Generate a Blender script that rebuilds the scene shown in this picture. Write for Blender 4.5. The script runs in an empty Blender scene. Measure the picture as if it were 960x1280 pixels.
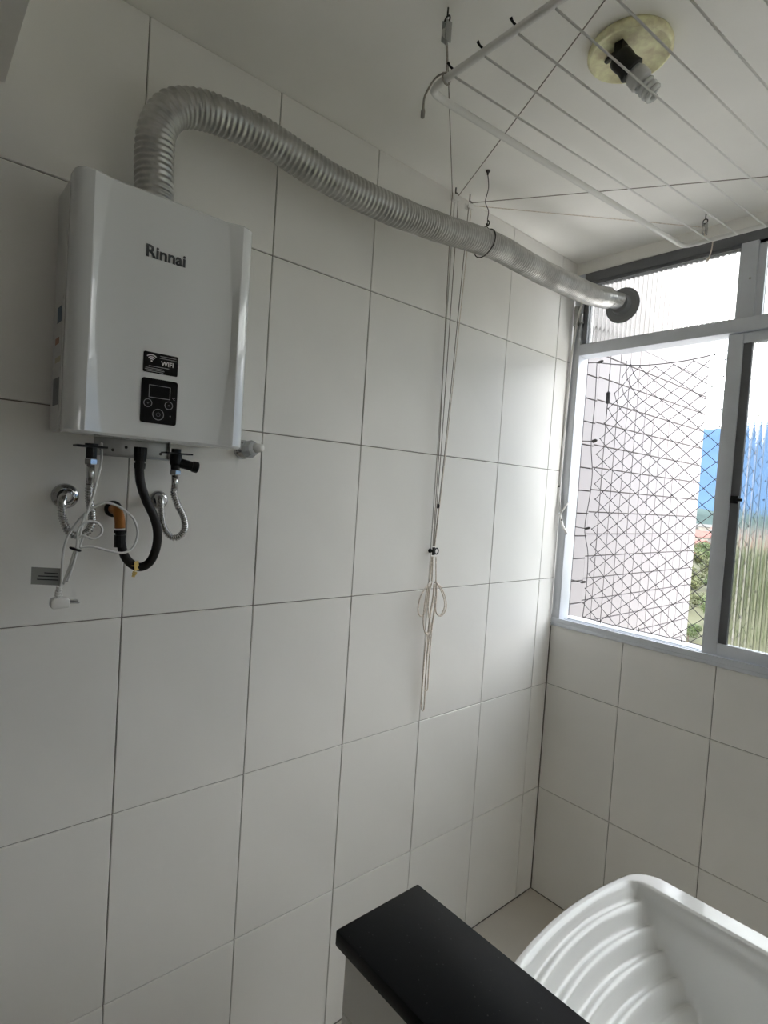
import bpy, bmesh, math, random
from mathutils import Vector, Matrix, noise
random.seed(7)
S = bpy.context.scene
COL = S.collection
PI = math.pi

# ------------------------------------------------------------------ camera
F_PX = 710.77
CAM = Vector((1.3247, -2.1212, 1.6660))
YAW, PITCH, ROLL = -0.8565, -0.0377, 0.0646
_f = Vector((math.sin(YAW)*math.cos(PITCH), math.cos(YAW)*math.cos(PITCH), math.sin(PITCH)))
_r = Vector((math.cos(YAW), -math.sin(YAW), 0)); _u = _r.cross(_f)
RIGHT = math.cos(ROLL)*_r + math.sin(ROLL)*_u
UP = -math.sin(ROLL)*_r + math.cos(ROLL)*_u
FWD = _f
cam_d = bpy.data.cameras.new('camera'); cam = bpy.data.objects.new('camera', cam_d); COL.objects.link(cam)
cam_d.sensor_fit = 'VERTICAL'; cam_d.sensor_height = 36.0; cam_d.lens = 36.0*F_PX/1280.0
cam_d.clip_start = 0.02; cam_d.clip_end = 6000
M = Matrix((RIGHT, UP, -FWD)).transposed().to_4x4(); M.translation = CAM
cam.matrix_world = M
S.camera = cam

# ------------------------------------------------------------------ sky, sun, exposure
SKY_STRENGTH = 4.2
w = bpy.data.worlds.new('sky'); S.world = w; w.use_nodes = True
nt = w.node_tree; nt.nodes.clear()
out = nt.nodes.new('ShaderNodeOutputWorld'); bg = nt.nodes.new('ShaderNodeBackground')
tc = nt.nodes.new('ShaderNodeTexCoord'); sep = nt.nodes.new('ShaderNodeSeparateXYZ')
rmp = nt.nodes.new('ShaderNodeValToRGB')
e = rmp.color_ramp.elements
e[0].position = 0.0; e[0].color = (1.0, .99, .97, 1)
e[1].position = 1.0; e[1].color = (.80, .89, 1.0, 1)
nt.links.new(tc.outputs['Generated'], sep.inputs[0]); nt.links.new(sep.outputs['Z'], rmp.inputs[0])
nt.links.new(rmp.outputs[0], bg.inputs[0]); bg.inputs[1].default_value = SKY_STRENGTH
nt.links.new(bg.outputs[0], out.inputs[0])
sun_d = bpy.data.lights.new('sun', 'SUN'); sun_d.energy = 4.5; sun_d.angle = math.radians(3); sun_d.color = (1, .95, .86)
sun = bpy.data.objects.new('sun', sun_d); COL.objects.link(sun)
sun.rotation_euler = Vector((-0.25, 0.75, -0.75)).to_track_quat('-Z', 'Y').to_euler(); sun.location = (0, -30, 40)
S.view_settings.view_transform = 'Standard'; S.view_settings.look = 'None'; S.view_settings.gamma = 1
S.view_settings.use_curve_mapping = False
S.view_settings.exposure = 0.88
S.cycles.diffuse_bounces = 10; S.cycles.max_bounces = 16; S.cycles.transmission_bounces = 12

# ------------------------------------------------------------------ materials
def mat(name, col, rough=.5, metal=0., var=.06, scale=6., bump=0., bscale=80., spec=.5, coat=0.):
    m = bpy.data.materials.new(name); m.use_nodes = True
    t = m.node_tree; b = t.nodes['Principled BSDF']
    co = t.nodes.new('ShaderNodeTexCoord'); n = t.nodes.new('ShaderNodeTexNoise')
    n.inputs['Scale'].default_value = scale; n.inputs['Detail'].default_value = 4
    t.links.new(co.outputs['Object'], n.inputs['Vector'])
    r = t.nodes.new('ShaderNodeValToRGB')
    r.color_ramp.elements[0].position = .3; r.color_ramp.elements[1].position = .7
    r.color_ramp.elements[0].color = tuple(c*(1-var) for c in col) + (1,)
    r.color_ramp.elements[1].color = tuple(min(1, c*(1+var)) for c in col) + (1,)
    t.links.new(n.outputs['Fac'], r.inputs[0]); t.links.new(r.outputs[0], b.inputs['Base Color'])
    b.inputs['Roughness'].default_value = rough; b.inputs['Metallic'].default_value = metal
    b.inputs['Specular IOR Level'].default_value = spec; b.inputs['Coat Weight'].default_value = coat
    if bump:
        n2 = t.nodes.new('ShaderNodeTexNoise'); n2.inputs['Scale'].default_value = bscale; n2.inputs['Detail'].default_value = 3
        t.links.new(co.outputs['Object'], n2.inputs['Vector'])
        bp = t.nodes.new('ShaderNodeBump'); bp.inputs['Strength'].default_value = bump; bp.inputs['Distance'].default_value = .004
        t.links.new(n2.outputs['Fac'], bp.inputs['Height']); t.links.new(bp.outputs[0], b.inputs['Normal'])
    return m

TILE = mat('glazed_tile', (.80, .785, .75), .38, var=.025, scale=3, bump=.05, bscale=25)
GROUT = mat('grout', (.26, .245, .22), .9, var=.15, scale=30)
PLASTER = mat('ceiling_paint', (.90, .885, .845), .8, var=.04, scale=2.5, bump=.08, bscale=60)
WALLPAINT = mat('wall_paint', (.84, .825, .79), .7, var=.03)
KITCHENP = mat('kitchen_paint', (.45, .43, .40), .8, var=.03)
FLOORT = mat('floor_tile', (.55, .51, .45), .4, var=.04, scale=4)
ALU = mat('aluminium', (.60, .625, .665), .45, .2, var=.05, scale=12, bump=.03)
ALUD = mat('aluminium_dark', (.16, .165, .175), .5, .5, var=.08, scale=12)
HEATW = mat('heater_enamel', (.74, .75, .75), .2, var=.01, scale=2, coat=.6)
HEATB = mat('heater_body', (.60, .60, .585), .4, var=.02)
BLACK = mat('black_gloss', (.004, .004, .005), .12, var=.2, spec=.15)
PRINT = mat('white_print', (.75, .76, .77), .5, var=.02)
PRINTG = mat('grey_print', (.33, .34, .35), .5, var=.02)
LOGO = mat('logo_print', (.055, .058, .063), .45, var=.05)
CHROME = mat('chrome', (.50, .50, .50), .14, 1., var=.06, scale=20)
STEEL = mat('zinc_steel', (.42, .42, .41), .4, .9, var=.12, scale=20)
BRASS = mat('brass', (.62, .46, .16), .35, .9, var=.15, scale=25)
ORANGE = mat('orange_brass', (.36, .135, .022), .45, .35, var=.18, scale=30)
RUBBER = mat('black_rubber', (.010, .008, .007), .5, var=.2, scale=20, spec=.3)
BLKPL = mat('black_plastic', (.007, .007, .007), .4, var=.2, spec=.3)
DUCT = mat('duct_foil', (.47, .465, .45), .30, .92, var=.14, scale=40, bump=.25, bscale=120)
FLANGE = mat('grey_plastic', (.20, .205, .21), .5, var=.08, scale=15)
CORDW = mat('white_cable', (.74, .74, .73), .4, var=.03)
PLASTW = mat('white_plastic', (.76, .75, .72), .4, var=.03)
ROPE = mat('cotton_cord', (.74, .67, .59), .85, var=.2, scale=160)
ROPED = mat('grey_cord', (.30, .275, .24), .85, var=.2, scale=120)
NETM = mat('net_cord', (.05, .046, .048), .8, var=.15, scale=90)
RACKW = mat('white_enamel', (.74, .73, .70), .32, var=.03)
GRAN = mat('black_granite', (.005, .006, .007), .3, var=.6, scale=160, spec=.08)
SINKW = mat('white_synthetic_marble', (.82, .82, .805), .15, var=.015, scale=4, coat=.3)
CLEAR = mat('frosted_plastic', (.42, .43, .43), .25, var=.08, scale=30)
BULBG = mat('bulb_glass', (.72, .73, .72), .12, var=.04, scale=20)
BULBP = mat('bulb_base', (.60, .60, .59), .45, var=.05)
TAGM = mat('grey_tag', (.20, .20, .185), .6, var=.06)
WINGT = mat('facade_tile', (.225, .208, .21), .55, var=.035, scale=5)
WINGG = mat('facade_grout', (.07, .06, .06), .9, var=.1)
REVEAL = mat('white_sill', (.74, .74, .73), .5, var=.04)
STK_B = mat('blue_print', (.05, .09, .14), .5)
STK_O = mat('orange_print', (.36, .17, .10), .5)
STK_Y = mat('yellow_print', (.50, .47, .34), .5)
STK_G = mat('dark_grey_print', (.13, .14, .15), .5, var=.3, scale=200)
WIRE = mat('dark_wire', (.05, .045, .04), .5, .6)
LEAFA = mat('leaf_green', (.040, .062, .015), .7, var=.45, scale=.9)
LEAFB = mat('leaf_olive', (.062, .07, .026), .7, var=.4, scale=.8)
TRUNK = mat('bark', (.10, .08, .06), .9)
GRASS = mat('meadow', (.045, .045, .018), .95, var=.35, scale=.06)
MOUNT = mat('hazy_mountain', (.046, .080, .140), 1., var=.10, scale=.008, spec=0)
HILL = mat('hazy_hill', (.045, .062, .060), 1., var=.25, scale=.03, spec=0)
HOUSEW = mat('house_white', (.17, .16, .145), .8, var=.1, scale=.4)
HOUSEP = mat('house_ochre', (.13, .108, .09), .8, var=.1, scale=.4)
ROOFR = mat('roof_red', (.13, .05, .04), .8, var=.2, scale=1.)
ROOFG = mat('roof_grey', (.08, .078, .076), .8, var=.2, scale=1.)

def granite(m):
    t = m.node_tree; b = t.nodes['Principled BSDF']
    co = t.nodes['Texture Coordinate']; v = t.nodes.new('ShaderNodeTexVoronoi'); v.inputs['Scale'].default_value = 75
    t.links.new(co.outputs['Object'], v.inputs['Vector'])
    r = t.nodes.new('ShaderNodeValToRGB'); r.color_ramp.elements[0].position = .0; r.color_ramp.elements[1].position = .13
    r.color_ramp.elements[0].color = (.05, .053, .055, 1); r.color_ramp.elements[1].color = (.005, .006, .007, 1)
    t.links.new(v.outputs['Distance'], r.inputs[0]); t.links.new(r.outputs[0], b.inputs['Base Color'])
granite(GRAN)
def brass_disc():
    m = mat('tarnished_brass', (.92, .81, .50), .45, .1, var=.3, scale=38, bump=.12, bscale=60); return m
LAMPB = brass_disc()
def glass_mat():
    m = bpy.data.materials.new('fluted_glass'); m.use_nodes = True
    b = m.node_tree.nodes['Principled BSDF']
    b.inputs['Base Color'].default_value = (.82, .83, .80, 1); b.inputs['Roughness'].default_value = .06
    b.inputs['Transmission Weight'].default_value = 1.; b.inputs['IOR'].default_value = 1.45
    n = m.node_tree.nodes.new('ShaderNodeTexNoise'); n.inputs['Scale'].default_value = 60
    bp = m.node_tree.nodes.new('ShaderNodeBump'); bp.inputs['Strength'].default_value = .08; bp.inputs['Distance'].default_value = .002
    m.node_tree.links.new(n.outputs['Fac'], bp.inputs['Height']); m.node_tree.links.new(bp.outputs[0], b.inputs['Normal'])
    return m
GLASS = glass_mat()

def flute_line_mat():
    m = bpy.data.materials.new('flute_line'); m.use_nodes = True
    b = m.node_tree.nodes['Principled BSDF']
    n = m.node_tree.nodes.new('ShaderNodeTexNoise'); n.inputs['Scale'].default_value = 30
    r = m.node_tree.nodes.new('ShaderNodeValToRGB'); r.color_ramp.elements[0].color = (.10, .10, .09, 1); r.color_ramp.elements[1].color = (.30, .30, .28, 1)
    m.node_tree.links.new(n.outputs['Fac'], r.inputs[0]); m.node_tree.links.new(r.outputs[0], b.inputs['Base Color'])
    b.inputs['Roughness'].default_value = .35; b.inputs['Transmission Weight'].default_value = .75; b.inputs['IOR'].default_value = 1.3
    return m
FLUTE_LINE = flute_line_mat()  # darker tone that draws a line along each flute groove

# ------------------------------------------------------------------ mesh helpers (world coordinates)
class MB:
    def __init__(s): s.v = []; s.f = []
    def add(s, vs, fs):
        o = len(s.v); s.v += [tuple(p) for p in vs]; s.f += [tuple(i+o for i in f) for f in fs]; return s
    def box(s, lo, hi):
        x0, y0, z0 = lo; x1, y1, z1 = hi
        return s.add([(x0,y0,z0),(x1,y0,z0),(x1,y1,z0),(x0,y1,z0),(x0,y0,z1),(x1,y0,z1),(x1,y1,z1),(x0,y1,z1)],
                     [(3,2,1,0),(4,5,6,7),(0,1,5,4),(1,2,6,5),(2,3,7,6),(3,0,4,7)])
    def obox(s, c, ax, ay, az):
        c = Vector(c); ax = Vector(ax); ay = Vector(ay); az = Vector(az)
        vs = [c+a*ax+b*ay+d*az for d in (-1,1) for a, b in ((-1,-1),(1,-1),(1,1),(-1,1))]
        return s.add(vs, [(3,2,1,0),(4,5,6,7),(0,1,5,4),(1,2,6,5),(2,3,7,6),(3,0,4,7)])
    def tube(s, pts, r, n=8, closed=False, cap=True, rad=None):
        pts = [Vector(p) for p in pts]; N = len(pts)
        T = []
        for i in range(N):
            a = pts[(i-1) % N] if (closed or i > 0) else pts[i]
            b = pts[(i+1) % N] if (closed or i < N-1) else pts[i]
            d = b-a; T.append(d.normalized() if d.length > 1e-9 else (T[-1] if T else Vector((0,0,1))))
        ref = Vector((0,0,1)) if abs(T[0].z) < .9 else Vector((1,0,0))
        nrm = (ref - T[0]*ref.dot(T[0])).normalized()
        vs = []
        for i in range(N):
            nrm = nrm - T[i]*nrm.dot(T[i])
            if nrm.length < 1e-6: nrm = T[i].orthogonal()
            nrm.normalize(); bn = T[i].cross(nrm)
            for k in range(n):
                a = 2*PI*k/n
                rr = rad(i, a) if rad else r
                vs.append(pts[i]+rr*(math.cos(a)*nrm+math.sin(a)*bn))
        fs = []
        for i in range(N if closed else N-1):
            j = (i+1) % N
            for k in range(n):
                l = (k+1) % n; fs.append((i*n+k, i*n+l, j*n+l, j*n+k))
        if cap and not closed:
            fs.append(tuple(range(n-1, -1, -1))); fs.append(tuple((N-1)*n+k for k in range(n)))
        return s.add(vs, fs)
    def lathe(s, base, axis, prof, n=24):
        # prof: list of (distance along axis, radius)
        base = Vector(base); ax = Vector(axis).normalized(); u = ax.orthogonal().normalized(); v = ax.cross(u)
        vs = []; m = len(prof)
        for d, r in prof:
            for k in range(n):
                a = 2*PI*k/n; vs.append(base+ax*d+max(r, 1e-5)*(math.cos(a)*u+math.sin(a)*v))
        fs = [(i*n+k, i*n+(k+1) % n, (i+1)*n+(k+1) % n, (i+1)*n+k) for i in range(m-1) for k in range(n)]
        fs.append(tuple(range(n-1, -1, -1))); fs.append(tuple((m-1)*n+k for k in range(n)))
        return s.add(vs, fs)
    def grid(s, rows):
        n = len(rows[0]); vs = [p for r in rows for p in r]
        return s.add(vs, [(i*n+k, i*n+k+1, (i+1)*n+k+1, (i+1)*n+k) for i in range(len(rows)-1) for k in range(n-1)])
    def prism(s, outline, up):
        # outline: list of Vectors (planar), extruded by vector up
        up = Vector(up); a = [Vector(p) for p in outline]; n = len(a)
        return s.add(a+[p+up for p in a], [tuple(range(n-1,-1,-1)), tuple(range(n, 2*n))] +
                     [(i, (i+1) % n, n+(i+1) % n, n+i) for i in range(n)])

ORG = {}
def obj(name, mb, m, parent=None, bevel=0., smooth=False, origin=None, solid=True):
    """link ONE mesh; world-space vertices become local to the parent (or to the thing's own base)"""
    vs = mb.v
    if parent is not None: o0 = ORG[parent.name]
    elif origin is not None: o0 = Vector(origin)
    else:
        o0 = Vector(((min(p[0] for p in vs)+max(p[0] for p in vs))/2, (min(p[1] for p in vs)+max(p[1] for p in vs))/2, min(p[2] for p in vs)))
    me = bpy.data.meshes.new(name)
    me.from_pydata([(p[0]-o0.x, p[1]-o0.y, p[2]-o0.z) for p in vs], [], mb.f); me.update()
    if bevel or solid:
        bm = bmesh.new(); bm.from_mesh(me)
        if bevel:
            es = [e for e in bm.edges if len(e.link_faces) == 2 and e.calc_face_angle(0) > .5]
            bmesh.ops.bevel(bm, geom=es, offset=bevel, segments=2, affect='EDGES', profile=.5)
        if solid: bmesh.ops.recalc_face_normals(bm, faces=bm.faces)
        bm.to_mesh(me); bm.free()
    if smooth: me.shade_smooth()
    elif bevel:
        me.shade_smooth()
        if hasattr(me, 'set_sharp_from_angle'): me.set_sharp_from_angle(angle=.6)
    me.materials.append(m)
    o = bpy.data.objects.new(name, me); COL.objects.link(o)
    if parent is not None: o.parent = parent
    else: o.location = o0
    ORG[o.name] = Vector(o0)
    return o
def tag(o, label, cat, group=None, kind=None):
    if label: o['label'] = label
    if cat: o['category'] = cat
    if group: o['group'] = group
    if kind: o['kind'] = kind
    return o
def thing(name, loc, label, cat, group=None):
    o = bpy.data.objects.new(name, None); COL.objects.link(o); o.location = loc; o.empty_display_size = .05
    ORG[o.name] = Vector(loc); return tag(o, label, cat, group)
def struct(name, mb, m, **k):
    o = obj(name, mb, m, **k); o['kind'] = 'structure'; return o
def catmull(pts, seg=8, closed=False):
    P = [Vector(p) for p in pts]; n = len(P); res = []
    for i in range(n if closed else n-1):
        if closed: p0, p1, p2, p3 = P[(i-1) % n], P[i], P[(i+1) % n], P[(i+2) % n]
        else:
            p1, p2 = P[i], P[i+1]; p0 = P[i-1] if i else p1*2-p2; p3 = P[i+2] if i+2 < n else p2*2-p1
        for k in range(seg):
            t = k/seg
            res.append(.5*((2*p1)+(p2-p0)*t+(2*p0-5*p1+4*p2-p3)*t*t+(3*p1-p0-3*p2+p3)*t**3))
    if not closed: res.append(P[-1])
    return res
def resample(pts, step):
    L = [0]
    for a, b in zip(pts, pts[1:]): L.append(L[-1]+(b-a).length)
    n = max(2, int(L[-1]/step)); res = []; j = 0
    for i in range(n+1):
        d = L[-1]*i/n
        while j < len(L)-2 and L[j+1] < d: j += 1
        t = (d-L[j])/max(1e-9, L[j+1]-L[j]); res.append(pts[j].lerp(pts[j+1], t))
    return res
def wpt(px, py, axis, val):
    """the point of the plane (axis = val) that the photograph's pixel shows"""
    d = ((px-480)/F_PX)*RIGHT - ((py-640)/F_PX)*UP + FWD
    return CAM + d*((val-CAM[axis])/d[axis])
def text_mesh(txt, size, X, Y, loc, depth=.0004, bold=.0):
    cu = bpy.data.curves.new('lettering', 'FONT'); cu.body = txt; cu.size = size; cu.extrude = depth; cu.offset = bold
    cu.align_x = 'CENTER'; cu.align_y = 'CENTER'; cu.resolution_u = 4
    o = bpy.data.objects.new('lettering', cu); COL.objects.link(o)
    dg = bpy.context.evaluated_depsgraph_get(); dg.update()
    me = bpy.data.meshes.new_from_object(o.evaluated_get(dg))
    X = Vector(X); Y = Vector(Y); Z = X.cross(Y); mb = MB()
    mb.add([Vector(loc)+v.co.x*X+v.co.y*Y+v.co.z*Z for v in me.vertices], [tuple(p.vertices) for p in me.polygons])
    bpy.data.objects.remove(o); bpy.data.curves.remove(cu); bpy.data.meshes.remove(me)
    return mb

# ------------------------------------------------------------------ room shell
ZC = 2.6516
ROWS = [0.0, .4448, .8948, 1.3448, 1.7948, 2.2448, ZC]
TW = .3239
G = .0013       # half joint
def tile_piece(cache, wall, a, u0, u1, v0, v1, m, t=.006, bev=.0012, g=G, name='tile'):
    """a = (origin-on-plane, U, V, N): one tile whose face lies in the plane, standing t proud of the grout bed"""
    P0, Ud, Vd, N = a
    w_, h_ = round(u1-u0, 4), round(v1-v0, 4); key = (id(m), w_, h_, tuple(Ud), tuple(N))
    if key not in cache:
        W, H = w_/2-g, h_/2-g
        vs = []
        for (ww, hh, d) in ((W, H, -t), (W, H, -bev), (W-bev, H-bev, 0)):
            vs += [sx*ww*Ud+sy*hh*Vd+d*N for sx, sy in ((-1,-1),(1,-1),(1,1),(-1,1))]
        fs = [(3,2,1,0)]
        for k in (0, 4): fs += [(k+i, k+(i+1) % 4, k+4+(i+1) % 4, k+4+i) for i in range(4)]
        fs.append((8,9,10,11))
        if Ud.cross(Vd).dot(N) < 0: fs = [f[::-1] for f in fs]
        me = bpy.data.meshes.new('tile'); me.from_pydata([tuple(v) for v in vs], [], fs); me.update(); me.materials.append(m)
        cache[key] = me
    o = bpy.data.objects.new(name, cache[key]); COL.objects.link(o); o.parent = wall
    c = P0 + (u0+u1)/2*Ud + (v0+v1)/2*Vd
    o.location = c - ORG[wall.name] + N*random.uniform(-.0006, .0004)
    return o
CACHE = {}
X, Y, Z = Vector((1,0,0)), Vector((0,1,0)), Vector((0,0,1))

wl = struct('wall_left', MB().box((-.16, -4.2, -.02), (-.004, 0.0, ZC+.1)), GROUT, origin=(-.004, 0, 0))
cols = [0, .1071] + [.1071+TW*k for k in range(1, 9)]
for i in range(len(cols)-1):
    for j in range(len(ROWS)-1):
        tile_piece(CACHE, wl, (Vector((0,0,0)), -Y, Z, X), cols[i], cols[i+1], ROWS[j], ROWS[j+1], TILE)
wb = struct('wall_back', MB().box((-.16, .004, -.02), (2.85, .13, 1.138)), GROUT, origin=(0, .004, 0))
bc = [0.002, .3166] + [.3166+.3254*k for k in range(1, 8)] + [2.70]
for i in range(len(bc)-1):
    for z0, z1 in ((0, .4448), (.4448, .8948), (.8948, 1.146)):
        tile_piece(CACHE, wb, (Vector((0,0,0)), X, Z, -Y), bc[i], bc[i+1], z0, z1, TILE)
struct('wall_top', MB().box((-.16, .0, 2.602), (2.85, .13, ZC+.1)), PLASTER)
struct('wall_reveal', MB().box((-.16, .068, 1.138), (-.002, .13, 2.602)), REVEAL)
struct('ceiling', MB().box((-.16, -4.35, ZC), (3.6, .0, ZC+.12)), PLASTER)
fl = struct('floor', MB().box((-.16, -4.35, -.14), (3.6, .13, -.006)), GROUT, origin=(0, 0, -.006))
for i in range(4):
    for j in range(5):
        tile_piece(CACHE, fl, (Vector((0,0,0)), X, -Y, Z), .6*i, .6*i+.6, .6*j, .6*j+.6, FLOORT)
# laundry's right side, kitchen walls, header beam between the two rooms
struct('wall_right', MB().box((2.70, -2.13, -.02), (2.85, .0, ZC)).box((2.85, -2.13, -.02), (3.4, -1.98, ZC)), WALLPAINT)  # right wall set farther out to fit the added daylight bays
struct('wall_front', MB().box((-.16, -4.35, -.02), (3.6, -4.2, ZC)), KITCHENP)
k = MB(); k.box((3.4, -4.2, -.02), (3.55, -3.9, ZC)); k.box((3.4, -2.5, -.02), (3.55, -1.98, ZC)); k.box((3.4, -3.9, -.02), (3.55, -2.5, 1.88)); k.box((3.4, -3.9, 2.15), (3.55, -2.5, ZC)); k.box((3.4, -3.4, 1.88), (3.55, -2.5, 2.15))
struct('wall_kitchen', k, KITCHENP)
struct('trim_1', MB().box((0, -2.13, 2.382), (2.70, -1.98, ZC)), WALLPAINT)
k = MB(); k.box((3.42, -3.9, 1.88), (3.5, -3.87, 2.15)); k.box((3.42, -3.43, 1.88), (3.5, -3.4, 2.15)); k.box((3.42, -3.9, 2.12), (3.5, -3.4, 2.15)); k.box((3.42, -3.9, 1.88), (3.5, -3.4, 1.91))
struct('window_fill', k, ALU)  # kitchen window added out of view to supply fill light

# half wall with tiled kitchen side
hw = struct('wall_half', MB().box((.575, -1.486, -.02), (2.70, -1.318, .849)), GROUT, origin=(.575, -1.40, 0))
for i in range(7):
    for z0, z1 in ((0, .28), (.28, .73), (.73, .849)):
        tile_piece(CACHE, hw, (Vector((.568, -1.49, 0)), X, Z, -Y), i*TW, min(2.132, i*TW+TW), z0, z1, TILE)
for z0, z1 in ((0, .28), (.28, .73), (.73, .849)):
    tile_piece(CACHE, hw, (Vector((.569, -1.318, 0)), -Y, Z, -X), 0, .168, z0, z1, TILE)
    for i in range(7):
        tile_piece(CACHE, hw, (Vector((.568, -1.312, 0)), X, Z, Y), i*TW, min(2.132, i*TW+TW), z0, z1, TILE)
tag(obj('countertop', MB().box((.5555, -1.505, .85), (2.698, -1.300, .88)), GRAN, bevel=.004),
    'speckled black granite slab capping the low tiled half wall', 'countertop')

# ------------------------------------------------------------------ window
win = thing('window_1', (.92, .03, 1.146), None, None); win['kind'] = 'structure'
XL, XR = .004, 2.698  # width carried past the view, extra bays added to bring in daylight
def bar(name, lo, hi, m=ALU, parent=win, bevel=.002): return obj(name, MB().box(lo, hi), m, parent, bevel=bevel)
bar('frame_sill', (XL, -.006, 1.146), (XR, .066, 1.160))
obj('sill_track', MB().box((XL, -.006, 1.160), (XR, .002, 1.180)).box((XL, .036, 1.160), (XR, .042, 1.176)).box((XL, .062, 1.160), (XR, .068, 1.176)), ALU, win)
bar('frame_jamb', (XL, -.004, 1.160), (.040, .066, 2.60))
bar('frame_jamb', (2.658, -.004, 1.160), (XR, .066, 2.60))
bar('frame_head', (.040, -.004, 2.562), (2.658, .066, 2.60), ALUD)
bar('transom_bar', (.040, -.008, 2.268), (2.658, .066, 2.313))
for xa in (.609, 1.274, 1.940): bar('mullion', (xa, -.006, 2.313), (xa+.052, .066, 2.562))
obj('screw', MB().lathe((.643, -.006, 2.44), (0,-1,0), [(0,.004),(.0015,.0035),(.002,.001)], 10), STEEL, win)
def flute_pane(name, x0, x1, z0, z1, yc, parent, period=.0175, amp=.0019):
    n = int((x1-x0)/period*8); a = []; b = []
    for i in range(n+1):
        x = x0+(x1-x0)*i/n; ph = (x-x0)/period
        y = yc - .0025 - amp*abs(math.sin(PI*ph))
        a.append(x); b.append(y)
    mb = MB(); vs = []
    for x, y in zip(a, b): vs += [(x,y,z0),(x,y,z1),(x,yc+.002,z0),(x,yc+.002,z1)]
    fs = []
    for i in range(n):
        p = 4*i; q = p+4
        fs += [(p,q,q+1,p+1),(p+2,p+3,q+3,q+2),(p,p+2,q+2,q),(p+1,q+1,q+3,p+3)]
    fs += [(0,1,3,2),(4*n,4*n+2,4*n+3,4*n+1)]
    mb.add(vs, fs)
    o = obj(name, mb, GLASS, parent, solid=False); o.data.shade_smooth(); o.data.materials.append(FLUTE_LINE)
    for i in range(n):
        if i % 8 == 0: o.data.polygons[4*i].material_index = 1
    if hasattr(o.data, 'set_sharp_from_angle'): o.data.set_sharp_from_angle(angle=.9)
    return o
# transom lights, each with its own narrow hinged frame
for x0, x1 in ((.040, .609), (.661, 1.274), (1.326, 1.940), (1.992, 2.658)):
    k = MB(); k.box((x0, .004, 2.313), (x0+.022, .034, 2.562)); k.box((x1-.004, .004, 2.313), (x1, .034, 2.562)); k.box((x0, .004, 2.552), (x1, .034, 2.562)); k.box((x0, .004, 2.313), (x1, .034, 2.317))
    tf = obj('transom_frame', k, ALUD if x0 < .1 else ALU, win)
    flute_pane('fluted_pane', x0+.022, x1-.004, 2.317, 2.552, .022, tf)
# sliding sashes (left bay stands open)
def sash(x0, x1, y0, y1):
    k = MB()
    k.box((x0, y0, 1.181), (x0+.046, y1, 2.266)); k.box((x1-.046, y0, 1.181), (x1, y1, 2.266))
    k.box((x0+.046, y0+.001, 2.232), (x1-.046, y1-.001, 2.266)); k.box((x0+.046, y0+.001, 1.181), (x1-.046, y1-.001, 1.222))
    s = obj('sash', k, ALU, win, bevel=.0015)
    k = MB(); k.box((x0+.046, y0+.009, 1.222), (x0+.072, y1, 2.232)); k.box((x1-.072, y0+.009, 1.222), (x1-.046, y1, 2.232))
    obj('glazing_bead', k, ALUD, s)
    flute_pane('fluted_pane', x0+.072, x1-.072, 1.222, 2.232, (y0+y1)/2+.004, s, .0185, .0026)
    return s
s1 = sash(.590, 1.300, .004, .034)
k = MB(); k.obox((.652, .003, 1.711), (.012,0,0), (0,.006,0), (0,0,.013)); k.obox((.668, -.004, 1.711), (.009,0,0), (0,.003,0), (0,0,.005))
obj('latch', k, BLKPL, s1, bevel=.002)
sash(1.250, 1.960, .038, .062)   # bay right of these, out of view, added open for more daylight
# transom opener: long painted rod, crank and lever running down the left jamb
k = MB(); k.tube([wpt(735, 352, 1, -.016), wpt(722, 400, 1, -.016), wpt(715, 440, 1, -.016), wpt(699, 608, 1, -.018)], .0048, 8)
rod = obj('opener_rod', k, RACKW, win, smooth=True)
k = MB(); k.tube([wpt(699, 608, 1, -.018), wpt(700, 640, 1, -.02)], .0045, 8); k.tube([wpt(700, 643, 1, -.02), wpt(703, 657, 1, -.02), wpt(709, 668, 1, -.012)], .0055, 8)
k.tube([wpt(700, 643, 1, -.02), wpt(706, 634, 1, -.016), wpt(711, 628, 1, -.006)], .003, 8)
lev = obj('opener_lever', k, RACKW, rod, smooth=True)
k = MB()
for a in ((699, 608), (702, 650)): q = wpt(*a, 1, -.022); k.lathe(q, (0,-1,0), [(0,.004),(.003,.003)], 8)
obj('rivet', k, WIRE, rod)
k = MB(); k.box((.010, -.02, 2.39), (.030, -.004, 2.47)); k.box((.034, -.016, 2.40), (.046, .004, 2.44))
obj('opener_bracket', k, STEEL, win, bevel=.002)
obj('outer_sill', MB().box((-.002, .068, 1.10), (2.698, .15, 1.172)), REVEAL, win, bevel=.003)

# ------------------------------------------------------------------ water heater
Y0, Y1, ZB, ZT = -1.889, -1.533, 1.737, 2.214
heat = thing('water_heater', (0, (Y0+Y1)/2, ZB), 'white wall-mounted gas water heater with black control panel, hung on the tiled wall', 'water heater')
obj('body', MB().box((.006, Y0+.004, ZB+.004), (.105, Y1-.004, ZT-.004)), HEATB, heat, bevel=.006)
rows = []
CY = (Y0+Y1)/2
def cover_profile(t):
    bul = (1-(2*t-1)**2)
    inn = .1155+.0165*bul
    half = [(.090, .172), (.122, .1768), (.136, .178), (.147, .1758), (.156, .170), (.162, .162), (.1655, .152), (.1672, .1462), (.1668, .1438), (.1575, inn+.0018), (.1565, inn-.003)]
    mid = [(.1575, -.06), (.158, 0.), (.1575, .06)]
    return [(x, CY-d) for x, d in half] + [(x, CY+d) for x, d in mid] + [(x, CY+d) for x, d in reversed(half)]
nr = 24
for i in range(nr+1):
    t = i/nr; z = ZB+(ZT-ZB)*t
    rows.append([Vector((x, y, z)) for x, y in cover_profile(t)])
def inset(prof, z, dx, dy):
    c = (Y0+Y1)/2
    return [Vector((max(.09, p.x-dx), c+(p.y-c)*(1-dy), z)) for p in prof]
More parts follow.
